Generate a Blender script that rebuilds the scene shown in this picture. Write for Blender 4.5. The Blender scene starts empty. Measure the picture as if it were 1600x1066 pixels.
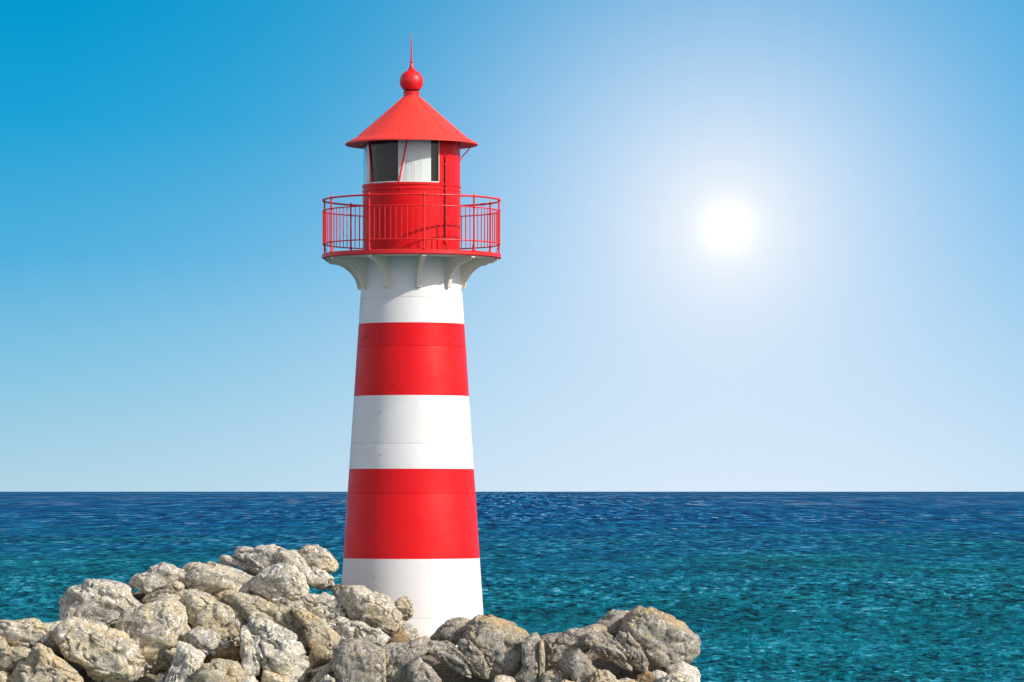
import bpy, math, random
import numpy as np
from math import sin, cos, pi, radians

sc = bpy.context.scene
C = sc.collection
# ------------------------------------------------------------------ camera
F = 6400.0            # focal length in photo pixels (photo is 1600 px wide)
D = 80.0              # metres from the camera to the lighthouse axis plane (y = 0)
H = 6.0               # eye height over the sea
U = D / F             # metres per photo pixel at y = 0
cam = bpy.data.cameras.new("camera"); co = bpy.data.objects.new("camera", cam); C.objects.link(co)
co.location = (0, -D, H); co.rotation_euler = (radians(90), 0, 0)
cam.sensor_width = 36; cam.lens = 36 * F / 1600
cam.shift_y = 235 / 1600
cam.clip_start = 0.5; cam.clip_end = 200000
sc.camera = co

# ------------------------------------------------------------------ sun + sky
SUN_AZ, SUN_EL = radians(60), radians(34)      # azimuth to the right of "towards the camera"
sd = (sin(SUN_AZ) * cos(SUN_EL), -cos(SUN_AZ) * cos(SUN_EL), sin(SUN_EL))
sl = bpy.data.lights.new("sun", 'SUN'); so = bpy.data.objects.new("sun", sl); C.objects.link(so)
sl.energy = 4.0; sl.angle = radians(0.53); sl.color = (1.0, 0.95, 0.87)
from mathutils import Vector
so.rotation_euler = Vector(sd).to_track_quat('Z', 'Y').to_euler()
so.location = (30, -20, 40)

W = bpy.data.worlds.new("World"); sc.world = W; W.use_nodes = True
nt = W.node_tree; nt.nodes.clear()
def wn(t, **kw):
    n = nt.nodes.new(t)
    for k, v in kw.items(): setattr(n, k, v)
    return n
SKY = 0.13
out = wn('ShaderNodeOutputWorld'); bg = wn('ShaderNodeBackground'); bg.inputs[1].default_value = SKY
nt.links.new(bg.outputs[0], out.inputs[0])
sky = wn('ShaderNodeTexSky'); sky.sky_type = 'NISHITA'; sky.sun_disc = False
sky.sun_elevation = SUN_EL; sky.sun_rotation = math.atan2(sd[0], sd[1]); sky.air_density = 1.0; sky.dust_density = 2.6; sky.ozone_density = 1.3
tc = wn('ShaderNodeTexCoord'); sep = wn('ShaderNodeSeparateXYZ')
nt.links.new(tc.outputs['Generated'], sep.inputs[0])
def mth(op, a, b=None, clamp=False):
    n = wn('ShaderNodeMath', operation=op); n.use_clamp = clamp
    for i, v in enumerate((a, b)):
        if v is None: continue
        if isinstance(v, (int, float)): n.inputs[i].default_value = v
        else: nt.links.new(v, n.inputs[i])
    return n.outputs[0]
def lin(c): return tuple(((v / 255) / 12.92 if v / 255 <= 0.04045 else ((v / 255 + 0.055) / 1.055) ** 2.4) for v in c)
zn = mth('DIVIDE', sep.outputs[2], 0.12, True)
ramp = wn('ShaderNodeValToRGB'); nt.links.new(zn, ramp.inputs[0])
stops = [(0.0, (173, 211, 228)), (0.05, (165, 207, 227)), (0.22, (130, 196, 226)), (0.48, (70, 174, 222)), (0.75, (20, 161, 214)), (1.0, (0, 152, 206))]
cr = ramp.color_ramp
while len(cr.elements) < len(stops): cr.elements.new(0.5)
for e, (p, c) in zip(cr.elements, stops): e.position = p; e.color = (*lin(c), 1)
# aureole round the sun low over the sea
gd = Vector(((1137 - 800) / F, 1.0, (768 - 355) / F)).normalized()
sub = wn('ShaderNodeVectorMath', operation='SUBTRACT'); nt.links.new(tc.outputs['Generated'], sub.inputs[0]); sub.inputs[1].default_value = gd
ln = wn('ShaderNodeVectorMath', operation='LENGTH'); nt.links.new(sub.outputs[0], ln.inputs[0])
dpx = mth('MULTIPLY', ln.outputs['Value'], F)
def gauss(s, p=2.0):
    return mth('EXPONENT', mth('MULTIPLY', mth('POWER', mth('DIVIDE', dpx, s), p), -1.0))
def mixc(f, a, b):
    n = wn('ShaderNodeMix', data_type='RGBA')
    nt.links.new(f, n.inputs[0])
    for s, v in ((n.inputs[6], a), (n.inputs[7], b)):
        if isinstance(v, tuple): s.default_value = (*v, 1)
        else: nt.links.new(v, s)
    return n.outputs[2]
gd2 = Vector(((1180 - 800) / F, 1.0, 0.0)).normalized()
sub2 = wn('ShaderNodeVectorMath', operation='SUBTRACT'); nt.links.new(tc.outputs['Generated'], sub2.inputs[0]); sub2.inputs[1].default_value = gd2
ln2 = wn('ShaderNodeVectorMath', operation='LENGTH'); nt.links.new(sub2.outputs[0], ln2.inputs[0])
low = mth('EXPONENT', mth('MULTIPLY', mth('POWER', mth('DIVIDE', mth('MULTIPLY', ln2.outputs['Value'], F), 800), 2.0), -1.0))
low = mth('MULTIPLY', low, mth('POWER', mth('SUBTRACT', 1.0, zn), 1.5))
east = mth('MULTIPLY', mth('DIVIDE', mth('ADD', sep.outputs[0], 0.11), 0.24, True), 0.42)
rampe = mixc(east, ramp.outputs[0], lin((92, 188, 244)))
col = mixc(mth('MULTIPLY', low, 0.9), rampe, lin((222, 238, 252)))
col = mixc(mth('MULTIPLY', gauss(395, 2.0), 0.76), col, lin((218, 233, 254)))
col = mixc(mth('MULTIPLY', gauss(115, 1.25), 0.92), col, (1.0, 1.0, 1.0))
col = mixc(gauss(30, 1.6), col, (1.3, 1.3, 1.28))
sc10 = wn('ShaderNodeMix', data_type='RGBA'); sc10.blend_type = 'MULTIPLY'; sc10.inputs[0].default_value = 1
nt.links.new(col, sc10.inputs[6]); k = 1 / SKY; sc10.inputs[7].default_value = (k, k, k, 1)
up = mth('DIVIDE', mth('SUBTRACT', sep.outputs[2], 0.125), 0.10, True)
up = mth('MAXIMUM', up, mth('DIVIDE', mth('SUBTRACT', 0.85, sep.outputs[1]), 0.3, True))   # away from this sun the sky texture plus the pale fill
fill_fac = mth('MULTIPLY', mth('EXPONENT', mth('MULTIPLY', mth('MAXIMUM', sep.outputs[2], 0.0), -2.6)), 0.80)   # pale fill light added low in the unseen sky to lift shaded sides
sky_fill = mixc(fill_fac, sky.outputs[0], (1.12 * k, 1.04 * k, 1.12 * k))
fin = mixc(up, sc10.outputs[2], sky_fill)
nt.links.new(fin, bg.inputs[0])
vs = sc.view_settings; vs.view_transform = 'Standard'; vs.look = 'None'; vs.exposure = 0.0; vs.gamma = 1

# ------------------------------------------------------------------ helpers
def tag(o, label=None, cat=None, group=None, kind=None):
    if label: o['label'] = label
    if cat: o['category'] = cat
    if group: o['group'] = group
    if kind: o['kind'] = kind
    return o
def np_mesh(name, V, T, mat=None, parent=None, smooth=True):
    me = bpy.data.meshes.new(name)
    V = np.asarray(V, np.float32); T = np.asarray(T, np.int32); n = T.shape[1]
    me.vertices.add(len(V)); me.vertices.foreach_set('co', V.ravel())
    me.loops.add(T.size); me.loops.foreach_set('vertex_index', T.ravel())
    me.polygons.add(len(T)); me.polygons.foreach_set('loop_start', np.arange(0, T.size, n, dtype=np.int32))
    me.polygons.foreach_set('loop_total', np.full(len(T), n, np.int32))
    me.polygons.foreach_set('use_smooth', np.full(len(T), smooth, bool))
    me.update(calc_edges=True); me.validate()
    if mat: me.materials.append(mat)
    o = bpy.data.objects.new(name, me); C.objects.link(o)
    if parent: o.parent = parent
    return o
class MB:
    """collects lathes, bars and tubes and links them as one mesh object"""
    def __init__(s): s.v = []; s.f = []; s.sm = []
    def lathe(s, prof, n=128, a0=None, a1=None, smooth=True):
        full = a0 is None
        A = [2 * pi * i / n for i in range(n)] if full else [a0 + (a1 - a0) * i / n for i in range(n + 1)]
        b = len(s.v); m = len(prof)
        for a in A:
            for r, z in prof: s.v.append((r * sin(a), -r * cos(a), z))
        k = len(A)
        for i in range(k if full else k - 1):
            j = (i + 1) % k
            for q in range(m - 1):
                s.f.append((b + i * m + q, b + j * m + q, b + j * m + q + 1, b + i * m + q + 1)); s.sm.append(smooth)
        return s
    def tube(s, pts, r, n=8, closed=False):
        pts = [Vector(p) for p in pts]; b = len(s.v); K = len(pts)
        rs = r if isinstance(r, (list, tuple)) else [r] * K
        for i, p in enumerate(pts):
            if closed: t = pts[(i + 1) % K] - pts[i - 1]
            else: t = pts[min(i + 1, K - 1)] - pts[max(i - 1, 0)]
            t.normalize(); up = Vector((0, 0, 1)) if abs(t.z) < 0.9 else Vector((0, 1, 0))
            x = t.cross(up).normalized(); y = x.cross(t).normalized()
            for q in range(n):
                a = 2 * pi * q / n; s.v.append(tuple(p + (x * cos(a) + y * sin(a)) * rs[i]))
        for i in range(K if closed else K - 1):
            j = (i + 1) % K
            for q in range(n):
                w = (q + 1) % n; s.f.append((b + i * n + q, b + j * n + q, b + j * n + w, b + i * n + w)); s.sm.append(True)
        if not closed:
            s.f.append(tuple(b + q for q in range(n))); s.sm.append(False)
            s.f.append(tuple(b + (K - 1) * n + q for q in reversed(range(n)))); s.sm.append(False)
        return s
    def poly(s, vs_, fs, smooth=False):
        b = len(s.v); s.v += [tuple(v) for v in vs_]
        for f in fs: s.f.append(tuple(b + i for i in f)); s.sm.append(smooth)
        return s
    def build(s, name, mat, parent=None, autosmooth=True):
        me = bpy.data.meshes.new(name); me.from_pydata(s.v, [], s.f)
        me.polygons.foreach_set('use_smooth', s.sm)
        me.materials.append(mat); me.update()
        if autosmooth:
            try: me.set_sharp_from_angle(angle=radians(32))
            except Exception: pass
        o = bpy.data.objects.new(name, me); C.objects.link(o)
        if parent: o.parent = parent
        return o
def pol(r, a, z): return (r * sin(a), -r * cos(a), z)

# ------------------------------------------------------------------ materials
class NT:
    def __init__(s, name):
        s.m = bpy.data.materials.new(name); s.m.use_nodes = True; s.t = s.m.node_tree
        s.b = s.t.nodes['Principled BSDF']
    def n(s, t, **kw):
        x = s.t.nodes.new(t)
        for k_, v in kw.items(): setattr(x, k_, v)
        return x
    def l(s, a, b): s.t.links.new(a, b)
    def coord(s, kind='Object', scale=(1, 1, 1), loc=None):
        c = s.n('ShaderNodeTexCoord'); m = s.n('ShaderNodeMapping'); m.inputs['Scale'].default_value = scale
        s.l(c.outputs[kind], m.inputs[0])
        if loc is not None: s.l(loc, m.inputs['Location'])
        return m.outputs[0]
    def noise(s, vec, scale, detail=4, rough=0.55, dist=0.0):
        x = s.n('ShaderNodeTexNoise'); s.l(vec, x.inputs['Vector'])
        x.inputs['Scale'].default_value = scale; x.inputs['Detail'].default_value = detail
        x.inputs['Roughness'].default_value = rough; x.inputs['Distortion'].default_value = dist
        return x.outputs['Fac']
    def mr(s, v, a, b, c=0.0, d=1.0):
        x = s.n('ShaderNodeMapRange'); s.l(v, x.inputs[0])
        for i, q in enumerate((a, b, c, d)): x.inputs[i + 1].default_value = q
        return x.outputs[0]
    def mix(s, f, a, b, mode='MIX'):
        x = s.n('ShaderNodeMix', data_type='RGBA'); x.blend_type = mode
        if isinstance(f, (int, float)): x.inputs[0].default_value = f
        else: s.l(f, x.inputs[0])
        for sk, v in ((x.inputs[6], a), (x.inputs[7], b)):
            if isinstance(v, tuple): sk.default_value = (*v[:3], 1)
            else: s.l(v, sk)
        return x.outputs[2]
    def math(s, op, a, b=None, clamp=False):
        x = s.n('ShaderNodeMath', operation=op); x.use_clamp = clamp
        for i, v in enumerate((a, b)):
            if v is None: continue
            if isinstance(v, (int, float)): x.inputs[i].default_value = v
            else: s.l(v, x.inputs[i])
        return x.outputs[0]
    def bump(s, h, strength, dist, prev=None):
        x = s.n('ShaderNodeBump'); x.inputs['Strength'].default_value = strength; x.inputs['Distance'].default_value = dist
        s.l(h, x.inputs['Height'])
        if prev is not None: s.l(prev, x.inputs['Normal'])
        return x.outputs[0]

def paint(name, colr, rough=0.35, dirt=(0.3, 0.2, 0.12), dirt_amt=0.25, spec=0.5, bump=0.4):
    k_ = NT(name); v = k_.coord('Object')
    streak = k_.noise(k_.coord('Object', (9, 9, 0.7)), 2.2, 6, 0.6)
    blot = k_.noise(v, 2.3, 7, 0.62)
    spots = k_.noise(v, 26, 3, 0.5)
    c = k_.mix(k_.mr(blot, 0.35, 0.7, 0, 1), colr, tuple(min(1, x * 0.93 + 0.006) for x in colr))
    d1 = k_.math('MULTIPLY', k_.mr(streak, 0.60, 0.82), dirt_amt)
    c = k_.mix(d1, c, dirt)
    d2 = k_.math('MULTIPLY', k_.mr(spots, 0.74, 0.80), dirt_amt * 1.2)
    c = k_.mix(d2, c, dirt)
    k_.l(c, k_.b.inputs['Base Color'])
    k_.l(k_.mr(blot, 0.3, 0.75, rough - 0.06, rough + 0.14), k_.b.inputs['Roughness'])
    k_.b.inputs['Specular IOR Level'].default_value = spec
    n1 = k_.bump(k_.noise(v, 3.0, 3, 0.5), bump, 0.012)
    n2 = k_.bump(k_.noise(v, 60, 3, 0.6), bump * 0.4, 0.002, n1)
    k_.l(n2, k_.b.inputs['Normal'])
    return k_.m
M_white = paint('white_paint', (0.80, 0.785, 0.77), 0.45, (0.42, 0.36, 0.27), 0.16, 0.35)
M_red = paint('red_paint', (0.76, 0.004, 0.008), 0.40, (0.28, 0.01, 0.012), 0.35, 0.22)
M_roof = paint('red_roof_paint', (0.92, 0.045, 0.028), 0.5, (0.35, 0.02, 0.015), 0.3, 0.5)
M_rail = paint('red_rail_paint', (0.78, 0.010, 0.014), 0.38, (0.2, 0.01, 0.01), 0.3, 0.5, 0.1)
M_cream = paint('cream_paint', (0.84, 0.75, 0.63), 0.55, (0.36, 0.27, 0.17), 0.5, 0.3)
M_curtain = paint('white_curtain', (0.80, 0.82, 0.80), 0.8, (0.5, 0.5, 0.45), 0.1, 0.1)
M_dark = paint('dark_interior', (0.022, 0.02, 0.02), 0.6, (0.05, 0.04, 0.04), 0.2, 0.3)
M_bounce_cut = paint('bounce_cut_grey', (0.06, 0.055, 0.05), 0.6, (0.1, 0.05, 0.03), 0.4, 0.3)  # dark tone so the unseen deck top bounces little light
M_dgrn = paint('grey_green_panel', (0.10, 0.12, 0.11), 0.6, (0.05, 0.04, 0.04), 0.2, 0.3)
def glass():
    k_ = NT('window_glass'); t = k_.t
    lw = k_.n('ShaderNodeLayerWeight'); fr = k_.n('ShaderNodeMath', operation='MULTIPLY_ADD'); k_.l(k_.math('POWER', lw.outputs['Facing'], 3.5), fr.inputs[0]); fr.inputs[1].default_value = 0.55; fr.inputs[2].default_value = 0.035
    tr = k_.n('ShaderNodeBsdfTransparent'); tr.inputs[0].default_value = (0.93, 0.96, 0.95, 1)
    gl = k_.n('ShaderNodeBsdfGlossy'); gl.inputs['Roughness'].default_value = 0.04
    nb = k_.bump(k_.noise(k_.coord('Object'), 4, 2), 0.15, 0.02); k_.l(nb, gl.inputs['Normal'])
    mx = k_.n('ShaderNodeMixShader'); k_.l(fr.outputs[0], mx.inputs[0]); k_.l(tr.outputs[0], mx.inputs[1]); k_.l(gl.outputs[0], mx.inputs[2])
    k_.l(mx.outputs[0], t.nodes['Material Output'].inputs[0])
    return k_.m
M_glass = glass()

# ------------------------------------------------------------------ sea
def sea_material():
    k_ = NT('sea_water'); t = k_.t
    g = k_.n('ShaderNodeNewGeometry')
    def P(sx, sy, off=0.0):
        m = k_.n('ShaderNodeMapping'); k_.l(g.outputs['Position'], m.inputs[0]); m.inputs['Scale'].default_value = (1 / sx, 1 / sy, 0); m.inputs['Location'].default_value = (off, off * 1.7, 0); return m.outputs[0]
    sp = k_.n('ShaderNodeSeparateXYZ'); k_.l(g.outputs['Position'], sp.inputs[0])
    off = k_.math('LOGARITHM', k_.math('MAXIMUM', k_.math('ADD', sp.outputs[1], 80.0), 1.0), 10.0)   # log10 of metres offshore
    # wind ripple noise close in, longer streaks offshore, also painted as light and dark
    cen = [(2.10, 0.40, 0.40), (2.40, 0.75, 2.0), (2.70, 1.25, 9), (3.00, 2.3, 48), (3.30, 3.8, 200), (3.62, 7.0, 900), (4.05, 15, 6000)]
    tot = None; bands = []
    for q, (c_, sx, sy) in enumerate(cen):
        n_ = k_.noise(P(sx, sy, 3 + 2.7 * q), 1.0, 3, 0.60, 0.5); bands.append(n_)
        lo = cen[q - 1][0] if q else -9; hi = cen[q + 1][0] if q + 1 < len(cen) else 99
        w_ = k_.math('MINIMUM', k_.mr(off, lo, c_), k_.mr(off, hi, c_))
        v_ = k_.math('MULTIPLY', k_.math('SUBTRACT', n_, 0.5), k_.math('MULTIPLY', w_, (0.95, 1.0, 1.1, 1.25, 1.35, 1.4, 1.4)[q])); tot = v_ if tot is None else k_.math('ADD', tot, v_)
    swell_tone = k_.noise(P(14, 40, 31), 1.0, 5, 0.65)
    tot = k_.math('ADD', tot, k_.math('MULTIPLY', k_.math('SUBTRACT', swell_tone, 0.5), 0.35))
    patch = k_.noise(P(70, 130), 1.0, 5, 0.6); patch2 = k_.noise(P(20, 60, 7), 1.0, 6, 0.62)
    # deeper water offshore: teal shallows to deep blue
    w = k_.math('ADD', off, k_.math('MULTIPLY', k_.math('SUBTRACT', patch, 0.5), 1.3))
    w = k_.math('ADD', w, k_.math('MULTIPLY', k_.math('SUBTRACT', patch2, 0.5), 1.0))
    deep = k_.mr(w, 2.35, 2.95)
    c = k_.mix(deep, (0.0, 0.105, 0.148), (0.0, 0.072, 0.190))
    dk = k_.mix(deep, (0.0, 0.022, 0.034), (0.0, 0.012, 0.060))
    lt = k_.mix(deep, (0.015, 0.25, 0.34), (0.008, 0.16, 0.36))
    c = k_.mix(k_.mr(tot, -0.01, -0.12), c, dk)  # shaded wave troughs painted into the base colour
    c = k_.mix(k_.mr(tot, 0.015, 0.12), c, lt)  # lit ripple faces painted lighter
    c = k_.mix(k_.mr(tot, 0.13, 0.23, 0, 0.6), c, (0.36, 0.56, 0.66))  # bright crest highlights painted into the colour
    foam = None
    for q, (sx, sy, lo, hi, o_, th_) in enumerate(((0.8, 9.0, 2.4, 2.8, 21, 0.715), (1.6, 60.0, 2.8, 3.25, 27, 0.675), (3.6, 420.0, 3.25, 4.3, 33, 0.64))):
        f_ = k_.mr(k_.noise(P(sx, sy, o_), 1.0, 3, 0.6), th_, th_ + 0.02)
        f_ = k_.math('MULTIPLY', f_, k_.math('MULTIPLY', k_.mr(off, lo - 0.1, lo + 0.1), k_.mr(off, hi + 0.1, hi - 0.1)))
        foam = f_ if foam is None else k_.math('MAXIMUM', foam, f_)
    c = k_.mix(k_.math('MULTIPLY', foam, 0.85), c, (0.75, 0.78, 0.80))
    h = k_.math('ADD', k_.math('MULTIPLY', bands[0], 0.12), k_.math('MULTIPLY', bands[1], 0.2))
    h = k_.math('ADD', h, k_.math('MULTIPLY', bands[2], 0.35))
    nb = k_.bump(h, 0.8, 1.0)
    # wave faces turned to the viewer hide most of the mirror-like backs, so the gloss stays low at a grazing look
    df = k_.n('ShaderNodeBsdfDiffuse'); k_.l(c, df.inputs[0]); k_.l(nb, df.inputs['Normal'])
    gl = k_.n('ShaderNodeBsdfGlossy'); gl.inputs['Roughness'].default_value = 0.28; k_.l(nb, gl.inputs['Normal'])
    mx = k_.n('ShaderNodeMixShader'); mx.inputs[0].default_value = 0.025
    k_.l(df.outputs[0], mx.inputs[1]); k_.l(gl.outputs[0], mx.inputs[2])
    k_.l(mx.outputs[0], t.nodes['Material Output'].inputs[0])
    return k_.m
def build_sea():
    rs = np.random.RandomState(4)
    px = 4096.0 / (H * 4096.0) if False else None
    s_hi = H / 118.0; s_lo = H / 70000.0; st = 0.42 / 4096
    s = np.concatenate([np.arange(s_hi, H / 300, -st * 0.6), np.arange(H / 300, s_lo, -st)]); far = H / s
    near = np.linspace(4, 116, 26)
    d = np.concatenate([near, far, [110000.0]])
    half = 0.185
    dense = np.arange(-half, half, 0.9 / 4096)
    rest = np.linspace(half, 2 * pi - half, 70)
    az = np.concatenate([dense, rest[:-1]]); nd = len(dense)
    Dg, A = np.meshgrid(d, az, indexing='ij')
    X = Dg * np.sin(A); Y = Dg * np.cos(A) - D
    dr = np.gradient(d)[:, None]
    win = np.zeros(len(az)); win[:nd] = np.clip((half - np.abs(dense)) / 0.03, 0, 1)
    Z = np.zeros_like(X); DX = np.zeros_like(X); DY = np.zeros_like(X)
    N = 80
    lam = np.exp(rs.uniform(math.log(0.40), math.log(3.6), N))
    for i in range(N):
        L = lam[i]; kk = 2 * pi / L; th = rs.normal(-0.15, 0.5)
        dxn, dyn = math.sin(th), -math.cos(th)
        fade = np.clip((L / dr - 0.8) / 1.2, 0, 1)
        rows = np.where(fade[:, 0] > 0)[0]
        if not len(rows): continue
        a = 0.034 / kk
        ph = kk * (dxn * X[rows] + dyn * Y[rows]) + rs.uniform(0, 2 * pi)
        am = a * fade[rows] * win[None, :]
        Z[rows] += am * np.cos(ph); q = am * np.sin(ph)
        DX[rows] -= 0.9 * dxn * q; DY[rows] -= 0.9 * dyn * q
    V = np.stack([X + DX, Y + DY, Z], -1).reshape(-1, 3)
    nr, nc = X.shape
    i = np.arange(nr - 1)[:, None]; j = np.arange(nc)[None, :]; j2 = (j + 1) % nc
    T = np.stack([i * nc + j, (i + 1) * nc + j, (i + 1) * nc + j2, i * nc + j2], -1).reshape(-1, 4)
    T = T[:, ::-1]
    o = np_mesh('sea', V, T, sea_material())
    tag(o, kind='structure')
build_sea()

# ------------------------------------------------------------------ lighthouse
AXX = 643.0
BASE = 1000.0
def z_(y): return (BASE - y) * U
LH = bpy.data.objects.new('lighthouse', None); C.objects.link(LH)
LH.location = ((AXX - 800) * U, 0, H - (BASE - 768) * U)
tag(LH, 'red and white banded lighthouse with railed gallery and conical red roof', 'lighthouse')
def tr(y): return (82.5 + (y - 507) * 0.0660) * U
def band(y0, y1, seams, name, mat, label=None):
    prof = [(tr(y0), z_(y0))]
    for s_ in seams:
        prof += [(tr(s_) + 0.004, z_(s_ + 1.6)), (tr(s_) + 0.001, z_(s_ + 0.5)), (tr(s_) - 0.008, z_(s_ + 0.2)), (tr(s_) - 0.008, z_(s_ - 0.2)), (tr(s_), z_(s_ - 0.5))]
    prof.append((tr(y1), z_(y1)))
    o = MB().lathe(prof, 160).build(name, mat, LH)
    if label: o['label'] = label
    return o
band(1008, 872, [963], 'white_band', M_white, 'bottom white band standing behind the rocks')
band(872, 733, [771], 'red_band', M_red, 'lower and taller of the two red bands')
band(733, 619.5, [694], 'white_band', M_white, 'middle white band between the red bands')
band(619.5, 507, [543], 'red_band', M_red, 'upper of the two red bands')
band(507, 405.5, [468], 'white_band', M_white, 'top white band under the gallery')
# bolts and small fittings on the shell
for a, y in ((-0.98, 528), (-0.93, 528), (0.93, 528), (0.98, 528), (0.9, 570), (-0.52, 645), (-0.50, 712), (-0.53, 900), (-0.28, 604)):
    r = tr(y); p0 = pol(r - 0.01, a, z_(y)); p1 = pol(r + 0.012, a, z_(y)); MB().tube([p0, p1], 0.009, 8).build('bolt', M_dark, LH)

A0 = radians(9.5); STEP = radians(36)
GR = 140 * U
# gallery deck
mb = MB(); mb.lathe([(70 * U, z_(397.6)), (138.8 * U, z_(397.6)), (GR, z_(398.6)), (GR, z_(403.6)), (138.8 * U, z_(404.6)), (133.5 * U, z_(404.6)), (133.5 * U, z_(403.4)), (70 * U, z_(403.4))], 160)
deck = mb.build('gallery_deck', M_rail, LH)
MB().lathe([(76.5 * U, z_(397.0)), (135.5 * U, z_(397.0)), (135.6 * U, z_(397.5))], 128).build('bounce_cut_plate', M_bounce_cut, deck)  # unseen dark plate added to cut red bounce onto the lantern wall
MB().lathe([(133.2 * U, z_(403.8)), (133.2 * U, z_(405.2)), (70 * U, z_(405.2))], 160).build('soffit', M_cream, deck)
# brackets
prof = [(136, 404.8), (135.5, 407.5), (132, 408.5), (128.5, 411.5), (120, 412.8), (112, 415), (105, 418.5), (99, 423), (93.5, 428.5), (89, 435), (86, 442), (84.6, 449), (83.4, 451.8), (80.5, 452.6)]
for i in range(10):
    a = A0 + STEP * i; mb = MB()
    th = 2.0 * U; sx = (cos(a), sin(a))   # thickness direction
    o1 = []; o2 = []
    pts = [(r * U, z_(y)) for r, y in prof] + [((tr(452) - 0.02), z_(452.6)), (tr(405) - 0.02, z_(404.8))]
    for r, z in pts:
        p = pol(r, a, z); o1.append((p[0] + sx[0] * th, p[1] + sx[1] * th, z)); o2.append((p[0] - sx[0] * th, p[1] - sx[1] * th, z))
    n = len(pts); f = [tuple(range(n)), tuple(range(2 * n - 1, n - 1, -1))]
    for q in range(n): w = (q + 1) % n; f.append((q, q + n, w + n, w))
    mb.poly(o1 + o2, f)
    # flange along the curved edge
    th2 = 3.7 * U; v = []; f = []
    for r, y in prof:
        for dr_, sg in ((0.0, 1), (0.0, -1), (0.9 * U, -1), (0.9 * U, 1)):
            p = pol(r * U + dr_, a, z_(y) - 0.004); v.append((p[0] + sg * sx[0] * th2, p[1] + sg * sx[1] * th2, p[2]))
    for q in range(len(prof) - 1):
        for w in range(4): x = (w + 1) % 4; f.append((q * 4 + w, q * 4 + x, q * 4 + 4 + x, q * 4 + 4 + w))
    mb.poly(v, f, True)
    mb.build('bracket', M_cream, LH)
# railing
rl = bpy.data.objects.new('railing', None); C.objects.link(rl); rl.parent = LH
RR = 138.2 * U
def ring(y, r, name, rr=RR, n=120):
    return MB().tube([pol(rr, 2 * pi * i / n, z_(y)) for i in range(n)], r, 8, True).build(name, M_rail, rl)
ring(313.6, 1.5 * U, 'top_rail'); ring(330.3, 1.0 * U, 'middle_rail'); ring(382.0, 1.0 * U, 'bottom_rail')
for i in range(10):
    a = A0 + STEP * i; mb = MB()
    mb.tube([pol(RR, a, z_(397.8)), pol(RR, a, z_(312))], 1.45 * U, 8)
    mb.tube([pol(RR, a, z_(312)), pol(RR, a, z_(309))], [1.2 * U, 0.5 * U], 8)
    for y in (313.6, 330.3, 382.0): mb.tube([pol(RR, a, z_(y + 1.8)), pol(RR, a, z_(y + 1.0)), pol(RR, a, z_(y - 1.0)), pol(RR, a, z_(y - 1.8))], [1.5 * U, 2.3 * U, 2.3 * U, 1.5 * U], 10)
    mb.tube([pol(RR, a, z_(397.6)), pol(RR, a, z_(396.4))], 3.0 * U, 10)
    mb.tube([pol(RR, a, z_(381)), pol(RR - 4.5 * U, a, z_(397.4))], 0.7 * U, 6)
    mb.build('post', M_rail, rl)
    for k2 in range(1, 10):
        b = a + STEP * k2 / 10
        MB().tube([pol(RR, b, z_(382.2)), pol(RR, b, z_(330.1))], 0.72 * U, 6).build('baluster', M_rail, rl)
for a in (-0.45, 0.62, 2.2, 3.6):   # short sleeves joining the top rail's lengths
    MB().tube([pol(RR, a + q * 0.02, z_(313.6)) for q in range(-2, 3)], 2.0 * U, 10).build('rail_sleeve', M_rail, rl)

# lantern room
LR = 76 * U
mb = MB().lathe([(LR, z_(397.7)), (LR, z_(301)), (LR + 0.9 * U, z_(300.6)), (LR + 0.9 * U, z_(299)), (LR, z_(298.6)), (LR, z_(294.2)), (LR + 1.3 * U, z_(293.8)), (LR + 1.3 * U, z_(290.6)), (LR - 1.2 * U, z_(290.4)), (LR - 5 * U, z_(290.4))], 128)
base = mb.build('lantern_wall', M_red, LH)
# door outline on the lantern wall
mb = MB()
G0, G1 = radians(-142), radians(35.5)         # the glazed arc
zt = 222.0
# solid wall right of the glazing, inner face too
mb = MB().lathe([(LR, z_(290.5)), (LR, z_(zt))], 72, G1, G0 + 2 * pi)
mb.lathe([(LR - 1.6 * U, z_(zt)), (LR - 1.6 * U, z_(290.5))], 72, G1, G0 + 2 * pi)
for a in (G1, G0 + 2 * pi): 
    p = [pol(LR, a, z_(290.5)), pol(LR - 1.6 * U, a, z_(290.5)), pol(LR - 1.6 * U, a, z_(zt)), pol(LR, a, z_(zt))]; mb.poly(p, [(0, 1, 2, 3)])
mb.build('lantern_wall', M_red, LH)['label'] = 'windowless upper wall beside the glazing'
# window: glass + white frame + slanting glazing bars
wd = bpy.data.objects.new('lantern_window', None); C.objects.link(wd); wd.parent = LH
GRr = LR - 1.0 * U
MB().lathe([(GRr, z_(289.8)), (GRr, z_(zt))], 96, G0, G1).build('pane', M_glass, wd)
mb = MB().lathe([(LR - 0.5 * U, z_(290.2)), (LR + 0.5 * U, z_(290.0)), (LR + 0.5 * U, z_(288.6)), (LR - 0.6 * U, z_(288.4))], 96, G0, G1)
mb.build('frame', M_white, wd)
MB().tube([pol(LR + 0.1 * U, G1 - 0.006, z_(289)), pol(LR + 0.1 * U, G1 - 0.006, z_(zt))], 0.6 * U, 6).build('frame', M_white, wd)
def gbar(at, ab, r=1.1, inner=False):
    P_ = [pol(LR + 0.3 * U, at + (ab - at) * q / 12, z_(zt + (289.5 - zt) * q / 12)) for q in range(13)]
    MB().tube(P_, r * U, 6).build('glazing_bar', M_rail, wd)
    if not inner: return
    P_ = [pol(LR - 0.9 * U, 0.02 + at + (ab + 0.02 - at) * q / 12, z_(zt + (289.5 - zt) * q / 12)) for q in range(13)]
    MB().tube(P_, 0.7 * U, 6).build('glazing_bar', M_white, wd)['label'] = 'white inner glazing bar'
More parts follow.
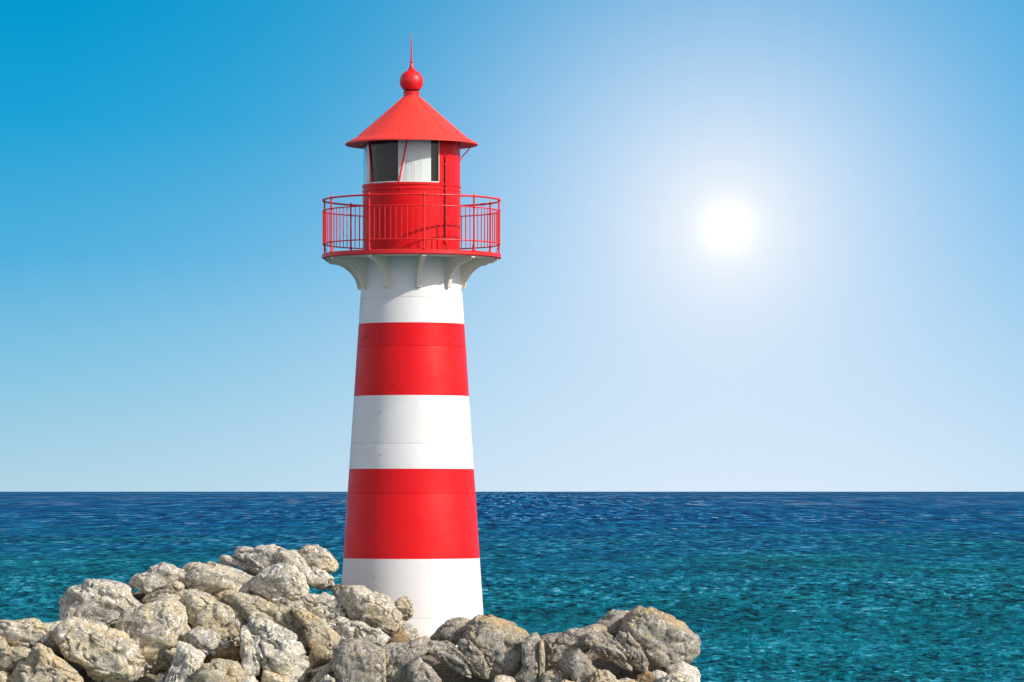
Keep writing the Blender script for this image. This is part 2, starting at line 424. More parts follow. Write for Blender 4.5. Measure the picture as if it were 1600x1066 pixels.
gbar(radians(-3.2), radians(-13.5), 1.25, True); gbar(radians(-59.5), radians(-52)); gbar(radians(-108), radians(-116), 1.0)
# what stands inside
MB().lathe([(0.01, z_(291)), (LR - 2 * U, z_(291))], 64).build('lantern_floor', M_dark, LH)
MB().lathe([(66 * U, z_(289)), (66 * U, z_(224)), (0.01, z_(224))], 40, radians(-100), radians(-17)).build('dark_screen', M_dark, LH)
mb = MB(); prof_n = 60
v = []
for i in range(prof_n + 1):
    a = radians(-15.5) + (radians(26.5) - radians(-15.5)) * i / prof_n
    r = (71 + 0.10 * sin(i * 1.3) + 0.12 * sin(i * 0.47)) * U
    v += [pol(r, a, z_(289.6)), pol(r, a, z_(223.5))]
mb.poly(v, [(2 * i, 2 * i + 2, 2 * i + 3, 2 * i + 1) for i in range(prof_n)], True)
mb.build('curtain', M_curtain, LH)
mb = MB(); v = []
for i in range(13):
    a = radians(-90) + radians(22) * i / 12; r = (70 + 0.6 * sin(i * 1.9)) * U; v += [pol(r, a, z_(289.6)), pol(r, a, z_(227))]
mb.poly(v, [(2 * i, 2 * i + 2, 2 * i + 3, 2 * i + 1) for i in range(12)], True)
mb.build('curtain', M_curtain, LH)['label'] = 'narrow white curtain at the left of the glazing'
MB().lathe([(64 * U, z_(289)), (64 * U, z_(224))], 20, radians(25), radians(60)).build('side_screen', M_dgrn, LH)
MB().lathe([(20 * U, z_(290)), (20 * U, z_(282)), (12 * U, z_(280)), (14 * U, z_(268)), (19 * U, z_(256)), (14 * U, z_(244)), (8 * U, z_(238)), (0.001, z_(237))], 32).build('lamp_lens', M_dgrn, LH)

# roof
rp = [(12.6, 150.5), (14.5, 152.6), (30, 166.2), (50, 183.6), (70, 200.8), (86, 214.8), (88.5, 216.7), (96, 220.6), (103.2, 224.6), (103.8, 225.4), (103.8, 227.0), (103.2, 227.3), (98, 226.4), (80, 224.2), (60, 222.8), (0.05, 222.6)]
roof = MB().lathe([(r * U, z_(y)) for r, y in rp], 144).build('roof', M_roof, LH)
for i in range(7):
    a = radians(-11) + i * 2 * pi / 7
    MB().tube([pol(15 * U, a, z_(152.8)), pol(50 * U, a, z_(183.6)), pol(86 * U, a, z_(214.4))], 0.62 * U, 6).build('roof_seam', M_roof, roof)
mb = MB()
mb.lathe([(12.6 * U, z_(154)), (12.6 * U, z_(145.5)), (13.4 * U, z_(144.9)), (13.4 * U, z_(143.6)), (12.4 * U, z_(143.2))], 64)
mb.build('roof_neck', M_rail, roof)
bp = []
for i in range(33):
    t = -pi / 2 + 0.68 + (pi - 0.68) * i / 32; bp.append((max(0.05, 18.5 * cos(t)) * U, z_(127.3 - 18.2 * sin(t))))
ball = MB().lathe(bp, 64).build('vent_ball', M_rail, roof)
mb = MB()
for i in range(20):
    a = 2 * pi * i / 20 + 0.08; t = -0.86
    r = 18.5 * cos(t) * U; z = z_(127.3 - 18.2 * sin(t)); rr = Vector((sin(a) * cos(t), -cos(a) * cos(t), sin(t)))
    p = Vector(pol(r, a, z)); mb.tube([p - rr * 0.4 * U, p + rr * 0.12 * U], 1.15 * U, 10)
mb.build('vent_hole', M_dark, roof)
mb = MB().lathe([(r * U, z_(y)) for r, y in [(7.5, 111.5), (6.0, 109.6), (4.0, 106.5), (2.6, 102.5), (1.8, 98.6), (2.6, 97.9), (2.8, 97.0), (2.4, 96.1), (1.5, 95.4), (1.15, 88), (0.9, 70), (0.45, 51), (0.02, 50.2)]], 24)
mb.build('spire', M_rail, roof)
# conduit from the eaves down the wall, hooks under the eaves
ac = radians(43.5)
def hook(a_top, a_bot, y0, y1, r0, r1, name='eave_hook', rr=0.95):
    P_ = []
    for q in range(15):
        t = q / 14; s_ = t * t * (3 - 2 * t)
        P_.append(pol((r0 + (r1 - r0) * s_) * U, a_top + (a_bot - a_top) * t ** 1.6, z_(y0 + (y1 - y0) * t)))
    return MB().tube(P_, rr * U, 8).build(name, M_rail, LH)
hook(radians(46), ac, 226, 254, 100, 77.2)
hook(radians(98), radians(92), 227, 251, 92, 76.5)
hook(radians(136), radians(131), 226, 254, 100, 77.2)
MB().tube([pol(77.6 * U, ac, z_(252)), pol(77.6 * U, ac, z_(330)), pol(77.6 * U, ac, z_(383)), pol(79 * U, ac + 0.01, z_(392)), pol(84 * U, ac + 0.03, z_(396.8))], 0.9 * U, 8).build('conduit', M_dark, LH)
mb = MB()
for y in (262, 300, 345, 380): mb.tube([pol(75.5 * U, ac, z_(y)), pol(78.9 * U, ac, z_(y))], 1.5 * U, 8)
mb.build('conduit_clip', M_rail, LH)
# small fittings on the lantern wall
mb = MB().tube([pol(75 * U, radians(-11), z_(301)), pol(79 * U, radians(-11), z_(301)), pol(79.5 * U, radians(-11), z_(298.5))], 1.4 * U, 10)
mb.build('wall_knob', M_rail, LH)
# vertical plate joint straps on the lantern wall
for a in (radians(27), radians(-38), radians(92), radians(180), radians(240)):
    MB().lathe([(LR + 0.25 * U, z_(396)), (LR + 0.25 * U, z_(302))], 2, a - 0.02, a + 0.02).build('joint_strap', M_red, LH)

# ------------------------------------------------------------------ rocks
def hash3(ix, iy, iz, seed):
    h = (ix.astype(np.int64) * 374761393 + iy.astype(np.int64) * 668265263 + iz.astype(np.int64) * 2147483647 + seed * 144665) & 0xffffffff
    h = ((h ^ (h >> 13)) * 1274126177) & 0xffffffff
    h = ((h ^ (h >> 16)) * 2246822519) & 0xffffffff
    return ((h ^ (h >> 15)) & 0xffffff) / float(0xffffff)
def vnoise(p, seed):
    i = np.floor(p).astype(np.int64); f = p - i; u = f * f * f * (f * (f * 6 - 15) + 10)
    r = 0
    for a in (0, 1):
        for b in (0, 1):
            for c in (0, 1):
                w = (u[:, 0] if a else 1 - u[:, 0]) * (u[:, 1] if b else 1 - u[:, 1]) * (u[:, 2] if c else 1 - u[:, 2])
                r = r + w * hash3(i[:, 0] + a, i[:, 1] + b, i[:, 2] + c, seed)
    return r * 2 - 1
def fbm(p, seed, o=4, g=0.5):
    r = 0; a = 1; t = 0
    for k_ in range(o): r = r + a * vnoise(p * 2 ** k_ + 13.7 * k_, seed + k_); t += a; a *= g
    return r / t
def voro(p, seed):
    i = np.floor(p).astype(np.int64); f1 = np.full(len(p), 9.0); f2 = np.full(len(p), 9.0); idv = np.zeros(len(p))
    for a in (-1, 0, 1):
        for b in (-1, 0, 1):
            for c in (-1, 0, 1):
                cx, cy, cz = i[:, 0] + a, i[:, 1] + b, i[:, 2] + c
                q = np.stack([cx + hash3(cx, cy, cz, seed), cy + hash3(cx, cy, cz, seed + 7), cz + hash3(cx, cy, cz, seed + 19)], -1)
                dd = np.sqrt(((q - p) ** 2).sum(1)); hh = hash3(cx, cy, cz, seed + 31)
                m = dd < f1
                f2 = np.where(m, f1, np.minimum(f2, dd)); idv = np.where(m, hh, idv); f1 = np.where(m, dd, f1)
    return f1, f2, idv
_ico = {}
def ico(lv):
    if lv not in _ico:
        import bmesh
        b = bmesh.new(); bmesh.ops.create_icosphere(b, subdivisions=lv, radius=1.0)
        b.verts.ensure_lookup_table()
        _ico[lv] = (np.array([v.co[:] for v in b.verts]), np.array([[v.index for v in f.verts] for f in b.faces])); b.free()
    return _ico[lv]

def rock_material(name, base, ochre, grey, white, och_amt, grey_amt, speck, top=0.0):
    k_ = NT(name)
    oi = k_.n('ShaderNodeObjectInfo'); off = k_.math('MULTIPLY', oi.outputs['Random'], 40.0)
    cmb = k_.n('ShaderNodeCombineXYZ')
    for q in range(3): k_.l(off, cmb.inputs[q])
    v = k_.coord('Object', (1, 1, 1), cmb.outputs[0])
    n_big = k_.noise(v, 1.5, 5, 0.6, 0.4); n_mid = k_.noise(v, 4.2, 8, 0.66, 0.3)
    n_g = k_.noise(k_.coord('Object', (1, 1, 1.3), cmb.outputs[0]), 2.4, 9, 0.7, 0.8)
    n_fine = k_.noise(v, 17, 7, 0.7); n_sp = k_.noise(v, 42, 3, 0.6); n_sp2 = k_.noise(v, 13, 2, 0.5, 0.6)
    n_pit = k_.noise(v, 24, 4, 0.65, 0.8)
    c = k_.mix(k_.mr(n_mid, 0.32, 0.68), tuple(x * 0.78 for x in base), tuple(x * 1.12 for x in base))
    c = k_.mix(k_.math('MULTIPLY', k_.mr(n_big, 0.46, 0.60), och_amt), c, ochre)
    if top:   # crust lichen grows on the upward faces
        gn = k_.n('ShaderNodeNewGeometry'); sz = k_.n('ShaderNodeSeparateXYZ'); k_.l(gn.outputs['Normal'], sz.inputs[0])
        f_ = k_.mr(k_.math('ADD', sz.outputs[2], k_.math('MULTIPLY', k_.math('SUBTRACT', n_mid, 0.5), 2.2)), 0.35, 0.75)
        c = k_.mix(k_.math('MULTIPLY', f_, top), c, ochre)
    c = k_.mix(k_.math('MULTIPLY', k_.mr(n_g, 0.48, 0.60), grey_amt), c, grey)
    c = k_.mix(k_.mr(n_fine, 0.50, 0.30, 0, 0.75), c, tuple(x * 0.32 for x in base))
    c = k_.mix(k_.math('MULTIPLY', k_.mr(n_sp2, 0.57, 0.64), speck), c, white)
    c = k_.mix(k_.math('MULTIPLY', k_.mr(n_sp, 0.54, 0.62), speck * 0.8), c, white)
    c = k_.mix(k_.mr(n_sp, 0.42, 0.33, 0, 0.6), c, (0.07, 0.06, 0.045))
    c = k_.mix(k_.mr(n_pit, 0.42, 0.34, 0, 0.85), c, (0.05, 0.045, 0.035))
    k_.l(c, k_.b.inputs['Base Color']); k_.b.inputs['Roughness'].default_value = 0.9; k_.b.inputs['Specular IOR Level'].default_value = 0.2
    n1 = k_.bump(n_mid, 0.35, 0.05); n2 = k_.bump(n_fine, 0.7, 0.03, n1); n3 = k_.bump(n_sp, 0.6, 0.012, n2)
    k_.l(n3, k_.b.inputs['Normal'])
    return k_.m
RM = {
 'warm': rock_material('limestone_warm', (0.54, 0.475, 0.35), (0.60, 0.47, 0.23), (0.21, 0.20, 0.18), (0.80, 0.77, 0.71), 0.8, 0.65, 0.85),
 'pale': rock_material('limestone_pale', (0.57, 0.525, 0.43), (0.61, 0.51, 0.30), (0.20, 0.195, 0.18), (0.82, 0.80, 0.75), 0.6, 0.7, 0.9),
 'ochre': rock_material('limestone_ochre', (0.48, 0.41, 0.27), (0.54, 0.38, 0.17), (0.28, 0.26, 0.22), (0.74, 0.70, 0.63), 0.75, 0.45, 0.65),
 'grey': rock_material('granite_grey', (0.33, 0.30, 0.245), (0.42, 0.32, 0.18), (0.13, 0.12, 0.105), (0.60, 0.57, 0.52), 0.5, 0.7, 0.7),
 'lichen': rock_material('granite_lichen', (0.36, 0.33, 0.27), (0.47, 0.33, 0.13), (0.15, 0.14, 0.125), (0.62, 0.59, 0.54), 0.25, 0.55, 0.65, 0.85),
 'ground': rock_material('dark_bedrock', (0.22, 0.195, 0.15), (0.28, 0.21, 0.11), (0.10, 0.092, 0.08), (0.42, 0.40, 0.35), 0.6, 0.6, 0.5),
 'brown': rock_material('brown_stone', (0.33, 0.22, 0.11), (0.42, 0.24, 0.08), (0.16, 0.14, 0.11), (0.55, 0.5, 0.4), 0.7, 0.4, 0.3),
}
GRP = 'boulders piled below the lighthouse'
def rock(label, poly, kind='warm', dy=0.0, th=1.0, seed=None, crack=1.0, lv=None, name='boulder', cat='boulder', box=0.48, rough=1.0, facet=1.0):
    P_ = np.array(poly, float)
    x, y = P_[:, 0], P_[:, 1]; x2, y2 = np.roll(x, -1), np.roll(y, -1); cr_ = x * y2 - x2 * y
    a_ = cr_.sum() / 2; cx = ((x + x2) * cr_).sum() / (6 * a_); cy = ((y + y2) * cr_).sum() / (6 * a_)
    Yc = -2.2 - (cy - 880) / 180 * 3.0 + dy
    s = (D + Yc) / F
    if seed is None: seed = int(abs(cx * 7 + cy * 13)) + 1
    # boundary radius as a function of angle
    t = np.linspace(0, 1, 24, endpoint=False)[None, :]
    bx = (x[:, None] + (x2 - x)[:, None] * t).ravel() - cx; by = -((y[:, None] + (y2 - y)[:, None] * t).ravel() - cy)
    ang = np.arctan2(by, bx); rad = np.hypot(bx, by); o_ = np.argsort(ang); ang, rad = ang[o_], rad[o_]
    g = np.linspace(-pi, pi, 361); rg = np.interp(g, np.r_[ang - 2 * pi, ang, ang + 2 * pi], np.r_[rad, rad, rad])
    ker = np.exp(-np.linspace(-2, 2, 15) ** 2); ker /= ker.sum()
    rg = np.convolve(np.r_[rg[-8:-1], rg, rg[1:8]], ker, 'valid')
    mr_ = math.sqrt(abs(a_) / pi) * s
    if lv is None: lv = 6 if mr_ > 0.30 else 5
    Vb, T = ico(lv); ux, uy, uz = Vb[:, 0], Vb[:, 1], Vb[:, 2]
    th_ = np.arctan2(uz, ux); rho = np.hypot(ux, uz)
    R = np.interp(th_, g, rg) * s * (1.115 - 0.06 * np.sin(th_))
    # a little facetting: squash the sphere towards a rounded block
    pr = rho ** box; pd = np.sign(uy) * np.abs(uy) ** 0.62
    hd = mr_ * 1.0 * th
    V = np.stack([R * pr * np.cos(th_), hd * pd, R * pr * np.sin(th_)], -1)
    n_ = np.stack([ux / 1.0, uy * mr_ / hd, uz], -1); n_ /= np.linalg.norm(n_, axis=1)[:, None]
    # broken faces: shallow planes cut from the side turned outwards
    rsd = np.random.RandomState(seed % 9973)
    ax_ = np.array([max(R.max(), 1e-3), hd, max(R.max(), 1e-3)]); N_ = V / mr_
    for _ in range(int(8 * facet)):
        d_ = rsd.normal(size=3); d_ /= np.linalg.norm(d_); d_[1] = -abs(d_[1]) - 0.35; d_ /= np.linalg.norm(d_)
        pr_ = N_ @ d_; hmax = pr_.max(); cut = hmax * rsd.uniform(0.74, 0.95)
        N_ = N_ - np.outer(np.maximum(pr_ - cut, 0) * 0.62, d_)
    V = N_ * mr_
    q = V + np.array([seed * 1.37 % 50, seed * 0.71 % 50, seed * 2.3 % 50])
    warp = np.stack([fbm(q * 2.5, seed + 50, 3), fbm(q * 2.5, seed + 60, 3), fbm(q * 2.5, seed + 70, 3)], -1)
    disp = 0.14 * fbm(q / mr_ * 0.85, seed, 3) * mr_
    f1, f2, idv = voro(q * np.array([1.0, 1.0, 1.35]) / (mr_ * 0.95) + warp * 0.55, seed + 5)
    e = np.clip((f2 - f1) / 0.075, 0, 1)
    disp += (idv - 0.5) * 0.15 * mr_ * np.clip((f2 - f1) / 0.16, 0, 1)              # blocks standing proud of each other
    disp -= crack * 0.16 * mr_ * (1 - e) ** 1.3 * np.clip(0.7 + 1.6 * fbm(q * 1.6, seed + 9, 2), 0, 1)   # open joints
    f1, f2, idv = voro(q * np.array([2.1, 2.1, 3.1]) + warp * 0.9, seed + 15)
    e = np.clip((f2 - f1) / 0.10, 0, 1)
    disp -= crack * 0.065 * (1 - e) * np.clip(0.3 + 2.2 * fbm(q * 2.2, seed + 29, 2), 0, 1)
    disp += rough * (0.026 * fbm(q * 3.0, seed + 3, 4, 0.6) - 0.016 * np.abs(fbm(q * 5.5, seed + 41, 3, 0.6)) + 0.016 * fbm(q * 14, seed + 4, 4, 0.7))
    # long fissures running down to the right, following the bedding
    fu = (q[:, 0] * 0.78 - q[:, 2] * 0.62) * 1.1; fv = (q[:, 0] * 0.62 + q[:, 2] * 0.78) * 2.9
    fs = vnoise(np.stack([fu, q[:, 1] * 1.2, fv], -1) + warp * 0.8, seed + 91)
    wd_ = 0.045 + 0.03 * vnoise(q * 1.7, seed + 93)
    disp -= crack * 0.085 * np.clip(1 - np.abs(fs) / wd_, 0, 1) ** 0.8 * np.clip(0.45 + 1.5 * vnoise(q * 1.3 + 5, seed + 95), 0, 1)
    disp += crack * 0.03 * np.clip(fs * 3, -1, 1)
    pit = np.clip(fbm(q * 7, seed + 80, 2) - 0.38, 0, 1); disp -= rough * 0.10 * pit
    V = V + n_ * disp[:, None]
    o = np_mesh(name, V, T, RM[kind])
    o.location = ((cx - 800) * s, Yc, H - (cy - 768) * s)
    tag(o, label, cat, GRP)
    return o
R_ = rock
# --- left pile
R_('flat topped pale slab at the far left edge of the photo', [(-15,978),(8,972),(42,970),(65,977),(92,972),(100,990),(107,1026),(88,1020),(70,1012),(48,1015),(25,1011),(12,998),(-15,988)], 'warm', -0.1)
R_('tan block under the slab at the far left, cut by a diagonal crack', [(-15,996),(8,998),(16,1012),(48,1015),(42,1035),(20,1057),(-15,1048)], 'ochre', 0.1)
R_('rock corner at the bottom left corner of the photo', [(-15,1047),(22,1057),(12,1085),(-15,1090)], 'ochre', 0.0, lv=5)
R_('sloping tan boulder with orange stain at the bottom left', [(46,1018),(60,1008),(76,1018),(92,1030),(112,1044),(125,1053),(131,1090),(8,1090),(24,1057)], 'ochre', -0.15, crack=1.4)
R_('large domed boulder highest at the left end of the pile', [(94,962),(99,938),(116,920),(145,910),(176,911),(196,920),(210,938),(230,950),(228,968),(205,985),(185,992),(150,982),(118,978),(98,980)], 'pale', 0.25, th=1.1)
R_('big cracked boulder hanging over the dark hollow at lower left', [(98,985),(116,973),(150,979),(184,988),(212,1008),(228,1035),(224,1052),(205,1062),(178,1064),(150,1055),(128,1040),(110,1026),(98,1005)], 'warm', -0.15, crack=1.5)
R_('smooth beige slab leaning right beside the big domed boulder', [(184,985),(200,958),(228,944),(262,940),(284,952),(288,975),(280,1000),(276,1022),(262,1036),(240,1046),(224,1044),(212,1010)], 'warm', -0.1, rough=0.8)
R_('grey stone on the skyline right of the large domed boulder', [(200,914),(212,900),(230,893),(236,884),(258,878),(272,882),(284,892),(300,888),(306,912),(292,922),(262,932),(238,930),(224,922)], 'pale', 0.0)
R_('flat stone filling the notch beneath the grey skyline stone', [(226,934),(258,926),(300,918),(330,928),(348,942),(310,954),(262,954),(236,950)], 'warm', 0.2, lv=5)
R_('small wedge stone under the grey skyline stone', [(226,934),(250,922),(276,909),(285,918),(280,930),(256,934)], 'warm', -0.25, lv=5)
R_('dark speckled boulder with an ochre top on the left skyline', [(284,908),(298,886),(320,881),(350,882),(378,892),(398,904),(405,924),(392,936),(370,930),(350,938),(330,932),(306,930),(288,922)], 'warm', -0.05, th=0.9)
R_('thin rock ledge roofing the black hollow near the top of the pile', [(338,880),(344,870),(356,869),(370,875),(388,879),(402,892),(402,908),(394,902),(384,889),(366,884),(350,883)], 'pale', 0.35, lv=5)
R_('knobbly grey boulder at the top left of the pile', [(363,864),(371,855),(384,854),(394,857),(406,852),(424,853),(438,861),(450,874),(446,892),(424,900),(400,896),(384,880),(368,874)], 'pale', 0.15)
R_('small rounded stone in the gap between the two topmost boulders', [(432,868),(441,858),(452,865),(466,863),(478,874),(480,898),(462,908),(442,896)], 'pale', 0.05, lv=5)
R_('topmost boulder nearest the lighthouse, jutting towards the sea', [(460,874),(466,859),(480,853),(495,854),(508,861),(520,873),(526,884),(520,892),(504,894),(488,888),(474,888),(464,884)], 'warm', 0.1)
R_('wedge shaped stone under the topmost boulder nearest the lighthouse', [(470,886),(490,886),(510,894),(518,904),(522,914),(512,918),(495,919),(480,914),(472,902)], 'pale', -0.05, lv=5)
R_('round boulder set below the top of the pile like a disc', [(395,916),(400,900),(413,888),(435,881),(458,884),(474,899),(479,920),(474,934),(456,944),(430,940),(408,930)], 'pale', -0.45, crack=0.7)
R_('lumpy ledge under the black slot left of the lighthouse', [(474,934),(500,931),(508,925),(520,930),(534,944),(540,962),(528,976),(500,986),(474,972),(452,956),(446,944)], 'pale', 0.1)
R_('small dark stone behind the boulder against the lighthouse foot', [(516,918),(526,912),(545,914),(562,920),(560,932),(534,938),(520,930)], 'grey', 0.25, lv=5)
R_('speckled boulder leaning against the foot of the lighthouse', [(530,924),(545,918),(570,919),(590,930),(610,937),(624,948),(630,968),(624,986),(612,991),(598,986),(580,974),(560,971),(542,952),(530,940)], 'warm', 0.0, th=0.9)
R_('small round knob with orange lichen in front of the white tower foot', [(617,946),(624,937),(635,934),(643,944),(641,960),(630,971),(620,966),(622,954)], 'ochre', 0.0, lv=5)
R_('pale wedge under the boulder at the foot of the lighthouse', [(546,972),(565,974),(590,982),(604,992),(612,1002),(600,1008),(575,1012),(558,1004)], 'pale', -0.1, lv=5)
R_('narrow pale stone left of the pale wedge below the lighthouse', [(526,962),(543,965),(555,985),(566,1004),(550,1010),(526,990)], 'pale', -0.15, lv=5)
R_('brown triangular stone in the crevice below the lighthouse', [(602,1010),(624,984),(634,990),(636,1010)], 'brown', 0.1, lv=5)
R_('little pale stone touching the lighthouse base', [(626,980),(636,976),(646,979),(652,992),(650,1006),(630,1008)], 'pale', 0.15, lv=5)
R_('mottled boulder in the middle of the left pile', [(278,942),(296,931),(330,933),(352,942),(372,954),(386,968),(374,980),(374,996),(362,1006),(344,1002),(326,990),(304,984),(284,966)], 'warm', -0.15)
R_('pale pointed stone under the mottled middle boulder', [(298,986),(312,982),(335,990),(352,1004),(358,1012),(334,1022),(314,1018),(304,1004)], 'pale', -0.2, lv=5)
R_('beige stone between the smooth slab and the pointed stone', [(276,975),(290,972),(304,990),(314,1014),(318,1030),(300,1024),(284,1005)], 'warm', -0.05, lv=5)
R_('upright pale block right of the black hollow at the bottom', [(277,1004),(296,1010),(318,1026),(314,1048),(304,1090),(258,1090),(268,1050),(276,1028)], 'pale', -0.1)
R_('thin slanting splinter of rock in the black hollow', [(238,1074),(258,1052),(270,1034),(276,1040),(266,1062),(250,1082)], 'warm', 0.15, lv=5)
R_('pale boulder with a yellow front at the bottom of the left pile', [(306,1058),(320,1042),(342,1036),(368,1038),(376,1052),(378,1090),(304,1090)], 'ochre', -0.2)
R_('brown stained stone in the pocket above the pale bottom boulder', [(318,1024),(340,1016),(362,1010),(380,1018),(374,1034),(350,1040),(322,1038)], 'brown', 0.35, lv=5)
R_('long ochre slab running down from the round boulder', [(345,930),(375,930),(402,936),(430,944),(456,952),(476,972),(490,998),(492,1020),(482,1036),(468,1030),(446,1002),(420,986),(392,972),(366,958)], 'ochre', -0.05, crack=1.2)
R_('ochre lump tucked under the dark speckled skyline boulder', [(340,932),(362,922),(392,926),(420,936),(430,948),(408,958),(380,956),(354,948)], 'ochre', -0.05)
R_('fissured pale boulder low in the centre of the left pile', [(392,966),(420,974),(448,994),(466,1016),(476,1044),(474,1062),(456,1066),(434,1058),(414,1046),(398,1028),(382,1006),(384,984)], 'pale', -0.3, crack=1.5)
R_('knobbly upright stone beside the brown pocket', [(378,984),(394,982),(402,1008),(408,1036),(404,1052),(390,1062),(376,1056),(372,1046),(382,1028),(376,1004)], 'pale', -0.35, lv=5)
R_('smooth tan slab above the black hollow below the lighthouse', [(452,950),(478,956),(508,974),(530,996),(524,1012),(516,1027),(496,1033),(478,1038),(488,1012),(478,982)], 'ochre', -0.15, rough=0.55, crack=0.7)
R_('low stone at the bottom edge beneath the fissured pale boulder', [(414,1050),(432,1056),(452,1064),(470,1070),(468,1092),(410,1092)], 'warm', 0.25, lv=5)
R_('pale chip at the bottom edge between two pale boulders', [(376,1062),(396,1058),(404,1072),(400,1092),(376,1092)], 'pale', -0.1, lv=5)
R_('thin splinter slanting across the black hollow below the tan slab', [(484,1068),(506,1044),(520,1032),(522,1044),(510,1058),(494,1070)], 'warm', 0.0, lv=5)
R_('speckled grey block left of the narrow joint at the bottom', [(520,1012),(538,1003),(578,1004),(592,1014),(597,1040),(597,1090),(520,1090),(530,1062),(518,1042)], 'grey', -0.25, crack=0.8, box=0.6)
R_('small tan stone at the bottom edge left of the speckled grey block', [(498,1068),(512,1054),(524,1060),(526,1090),(496,1090)], 'warm', -0.2, lv=5)
R_('speckled grey block right of the narrow joint at the bottom', [(598,1014),(612,1004),(640,1002),(668,994),(676,1006),(668,1022),(648,1030),(640,1044),(640,1090),(599,1090)], 'grey', -0.15, crack=0.8, box=0.6)
R_('thin ochre strip filling the vertical joint between the two grey blocks', [(594,1020),(600,1014),(603,1030),(602,1092),(594,1092)], 'ochre', -0.3, lv=5, facet=0, crack=0.3)
R_('thin ochre strip in the joint right of the great boulder by the tower', [(842,1002),(849,1000),(851,1030),(850,1092),(842,1092)], 'ochre', -0.2, lv=5, facet=0, crack=0.3)
# --- right pile: two similar clumps
def clump(dx, dy_, w, sd_):
    S = lambda pts: [(a + dx, b + dy_) for a, b in pts]
    R_('grey shoulder rock at the back left of the ' + w, S([(670,1000),(688,981),(710,968),(732,969),(742,984),(728,1000),(706,1010),(688,1006)]), 'grey', 0.15, seed=sd_ + 1, rough=0.6)
    R_('great rounded boulder with ochre lichen on top in the ' + w, S([(728,992),(735,975),(750,964),(770,963),(798,974),(820,985),(836,1006),(841,1028),(826,1044),(806,1052),(780,1054),(758,1046),(742,1020)]), 'lichen', -0.1, seed=sd_ + 2, th=1.0, rough=0.4, facet=0.15, crack=0.75, box=0.66)
    R_('light ridge of rock slanting across the front of the ' + w, S([(711,1006),(721,997),(734,1004),(750,1024),(761,1044),(758,1057),(744,1052),(724,1030)]), 'grey', -0.45, seed=sd_ + 3, lv=6, th=0.8)
    R_('jagged dark slab at the front left of the ' + w, S([(667,1006),(676,1001),(700,1004),(718,1014),(738,1040),(738,1060),(716,1052),(688,1034),(670,1020)]), 'grey', -0.4, seed=sd_ + 4, crack=1.6, lv=6, rough=1.5)
    R_('tilted stone lying below the jagged slab of the ' + w, S([(640,1038),(654,1029),(668,1042),(686,1062),(684,1090),(650,1090),(642,1062)]), 'grey', -0.45, seed=sd_ + 5, lv=5)
clump(0, 0, 'clump right of the tower', 900)
clump(248, -12, 'clump farthest right by the sea', 900)
R_('grey rock between the two rounded boulders, left of the ochre joint', [(815,1004),(836,992),(846,998),(847,1040),(845,1090),(800,1090),(806,1058),(820,1044)], 'grey', 0.0)
R_('long grey rock filling the dip between the two right clumps', [(846,1000),(866,994),(900,986),(930,978),(944,984),(938,1000),(926,1012),(908,1020),(894,1040),(886,1056),(864,1052),(848,1040)], 'grey', 0.1)
R_('pale lower stone at the bottom edge under the dip between right clumps', [(848,1050),(862,1046),(882,1056),(880,1068),(866,1090),(846,1090)], 'warm', 0.0, lv=5)
R_('small stone at the bottom edge left of the tan wedge stone', [(872,1074),(884,1062),(896,1066),(900,1092),(868,1092)], 'warm', -0.3, lv=5)
R_('tan wedge stone at the bottom edge under the farthest right clump', [(914,1072),(934,1051),(948,1052),(962,1064),(968,1092),(910,1092)], 'ochre', -0.3, lv=5)
R_('flat tan stone right of the tan wedge at the bottom edge', [(958,1062),(978,1060),(996,1066),(996,1092),(962,1092)], 'warm', -0.1, lv=5)
R_('mossy yellow brown stone under the great boulder farthest right', [(994,1054),(1008,1051),(1020,1053),(1022,1066),(1012,1090),(994,1090)], 'brown', -0.1, lv=5)
R_('small pale pebble right of the mossy yellow brown stone', [(1018,1054),(1028,1050),(1040,1055),(1034,1062),(1020,1068)], 'pale', -0.3, lv=5)
R_('light stone at the bottom edge at the right end of the rocks', [(1022,1074),(1040,1060),(1058,1053),(1078,1060),(1084,1092),(1020,1092)], 'pale', -0.2, lv=5)
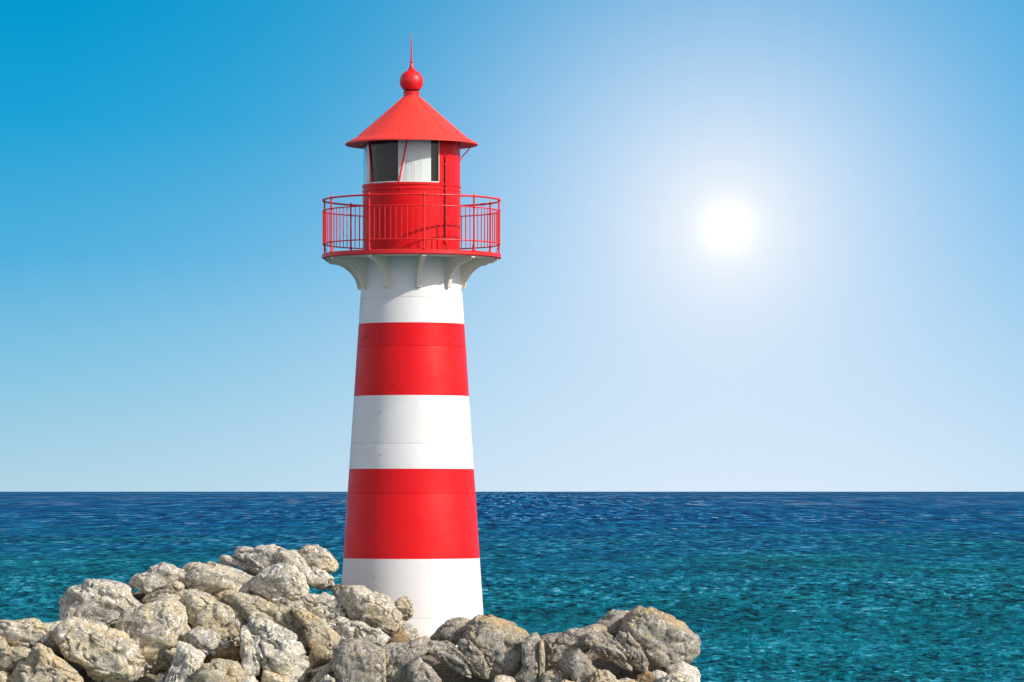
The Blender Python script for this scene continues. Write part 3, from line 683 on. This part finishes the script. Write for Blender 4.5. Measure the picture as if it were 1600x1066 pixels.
R_('smooth light grey stone at the right end of the rocks by the water', [(1044,1044),(1066,1036),(1088,1044),(1092,1058),(1088,1092),(1056,1092),(1046,1062)], 'pale', 0.35, lv=5, rough=0.15, crack=0.0)
R_('low stone at the bottom edge beneath the clump right of the tower', [(766,1068),(780,1060),(800,1062),(806,1090),(760,1090)], 'warm', 0.1, lv=5)

# rocky ground the pile and the lighthouse stand on
prof_x = np.array([-200, 0, 90, 130, 230, 300, 360, 400, 480, 530, 600, 640, 700, 740, 830, 900, 960, 1050, 1080, 1100, 1130, 1300], float)
prof_y = np.array([1080, 1005, 992, 945, 914, 906, 902, 888, 908, 938, 975, 1012, 1012, 1000, 1022, 1010, 992, 1002, 1045, 1085, 1160, 1400], float)
gx = np.arange(-14, 8, 0.07); gy = np.arange(-13, 9, 0.09)
GX, GY = np.meshgrid(gx, gy, indexing='ij')
pxx = GX / U + 800
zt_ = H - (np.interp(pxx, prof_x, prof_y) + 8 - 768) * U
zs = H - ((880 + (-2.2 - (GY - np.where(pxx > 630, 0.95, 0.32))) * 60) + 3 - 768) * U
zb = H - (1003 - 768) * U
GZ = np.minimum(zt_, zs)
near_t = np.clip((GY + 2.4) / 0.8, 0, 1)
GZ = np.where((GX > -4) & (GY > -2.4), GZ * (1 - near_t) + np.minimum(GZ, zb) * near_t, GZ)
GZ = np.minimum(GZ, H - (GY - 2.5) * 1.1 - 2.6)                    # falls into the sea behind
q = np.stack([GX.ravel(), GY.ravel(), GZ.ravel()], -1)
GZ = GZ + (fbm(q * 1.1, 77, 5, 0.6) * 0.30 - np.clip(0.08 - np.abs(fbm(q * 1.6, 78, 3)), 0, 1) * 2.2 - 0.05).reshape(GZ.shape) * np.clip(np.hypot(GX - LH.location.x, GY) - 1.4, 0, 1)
V = np.stack([GX, GY, GZ], -1).reshape(-1, 3); nx, ny = GX.shape
i = np.arange(nx - 1)[:, None]; j = np.arange(ny - 1)[None, :]
T = np.stack([i * ny + j, (i + 1) * ny + j, (i + 1) * ny + j + 1, i * ny + j + 1], -1).reshape(-1, 4)
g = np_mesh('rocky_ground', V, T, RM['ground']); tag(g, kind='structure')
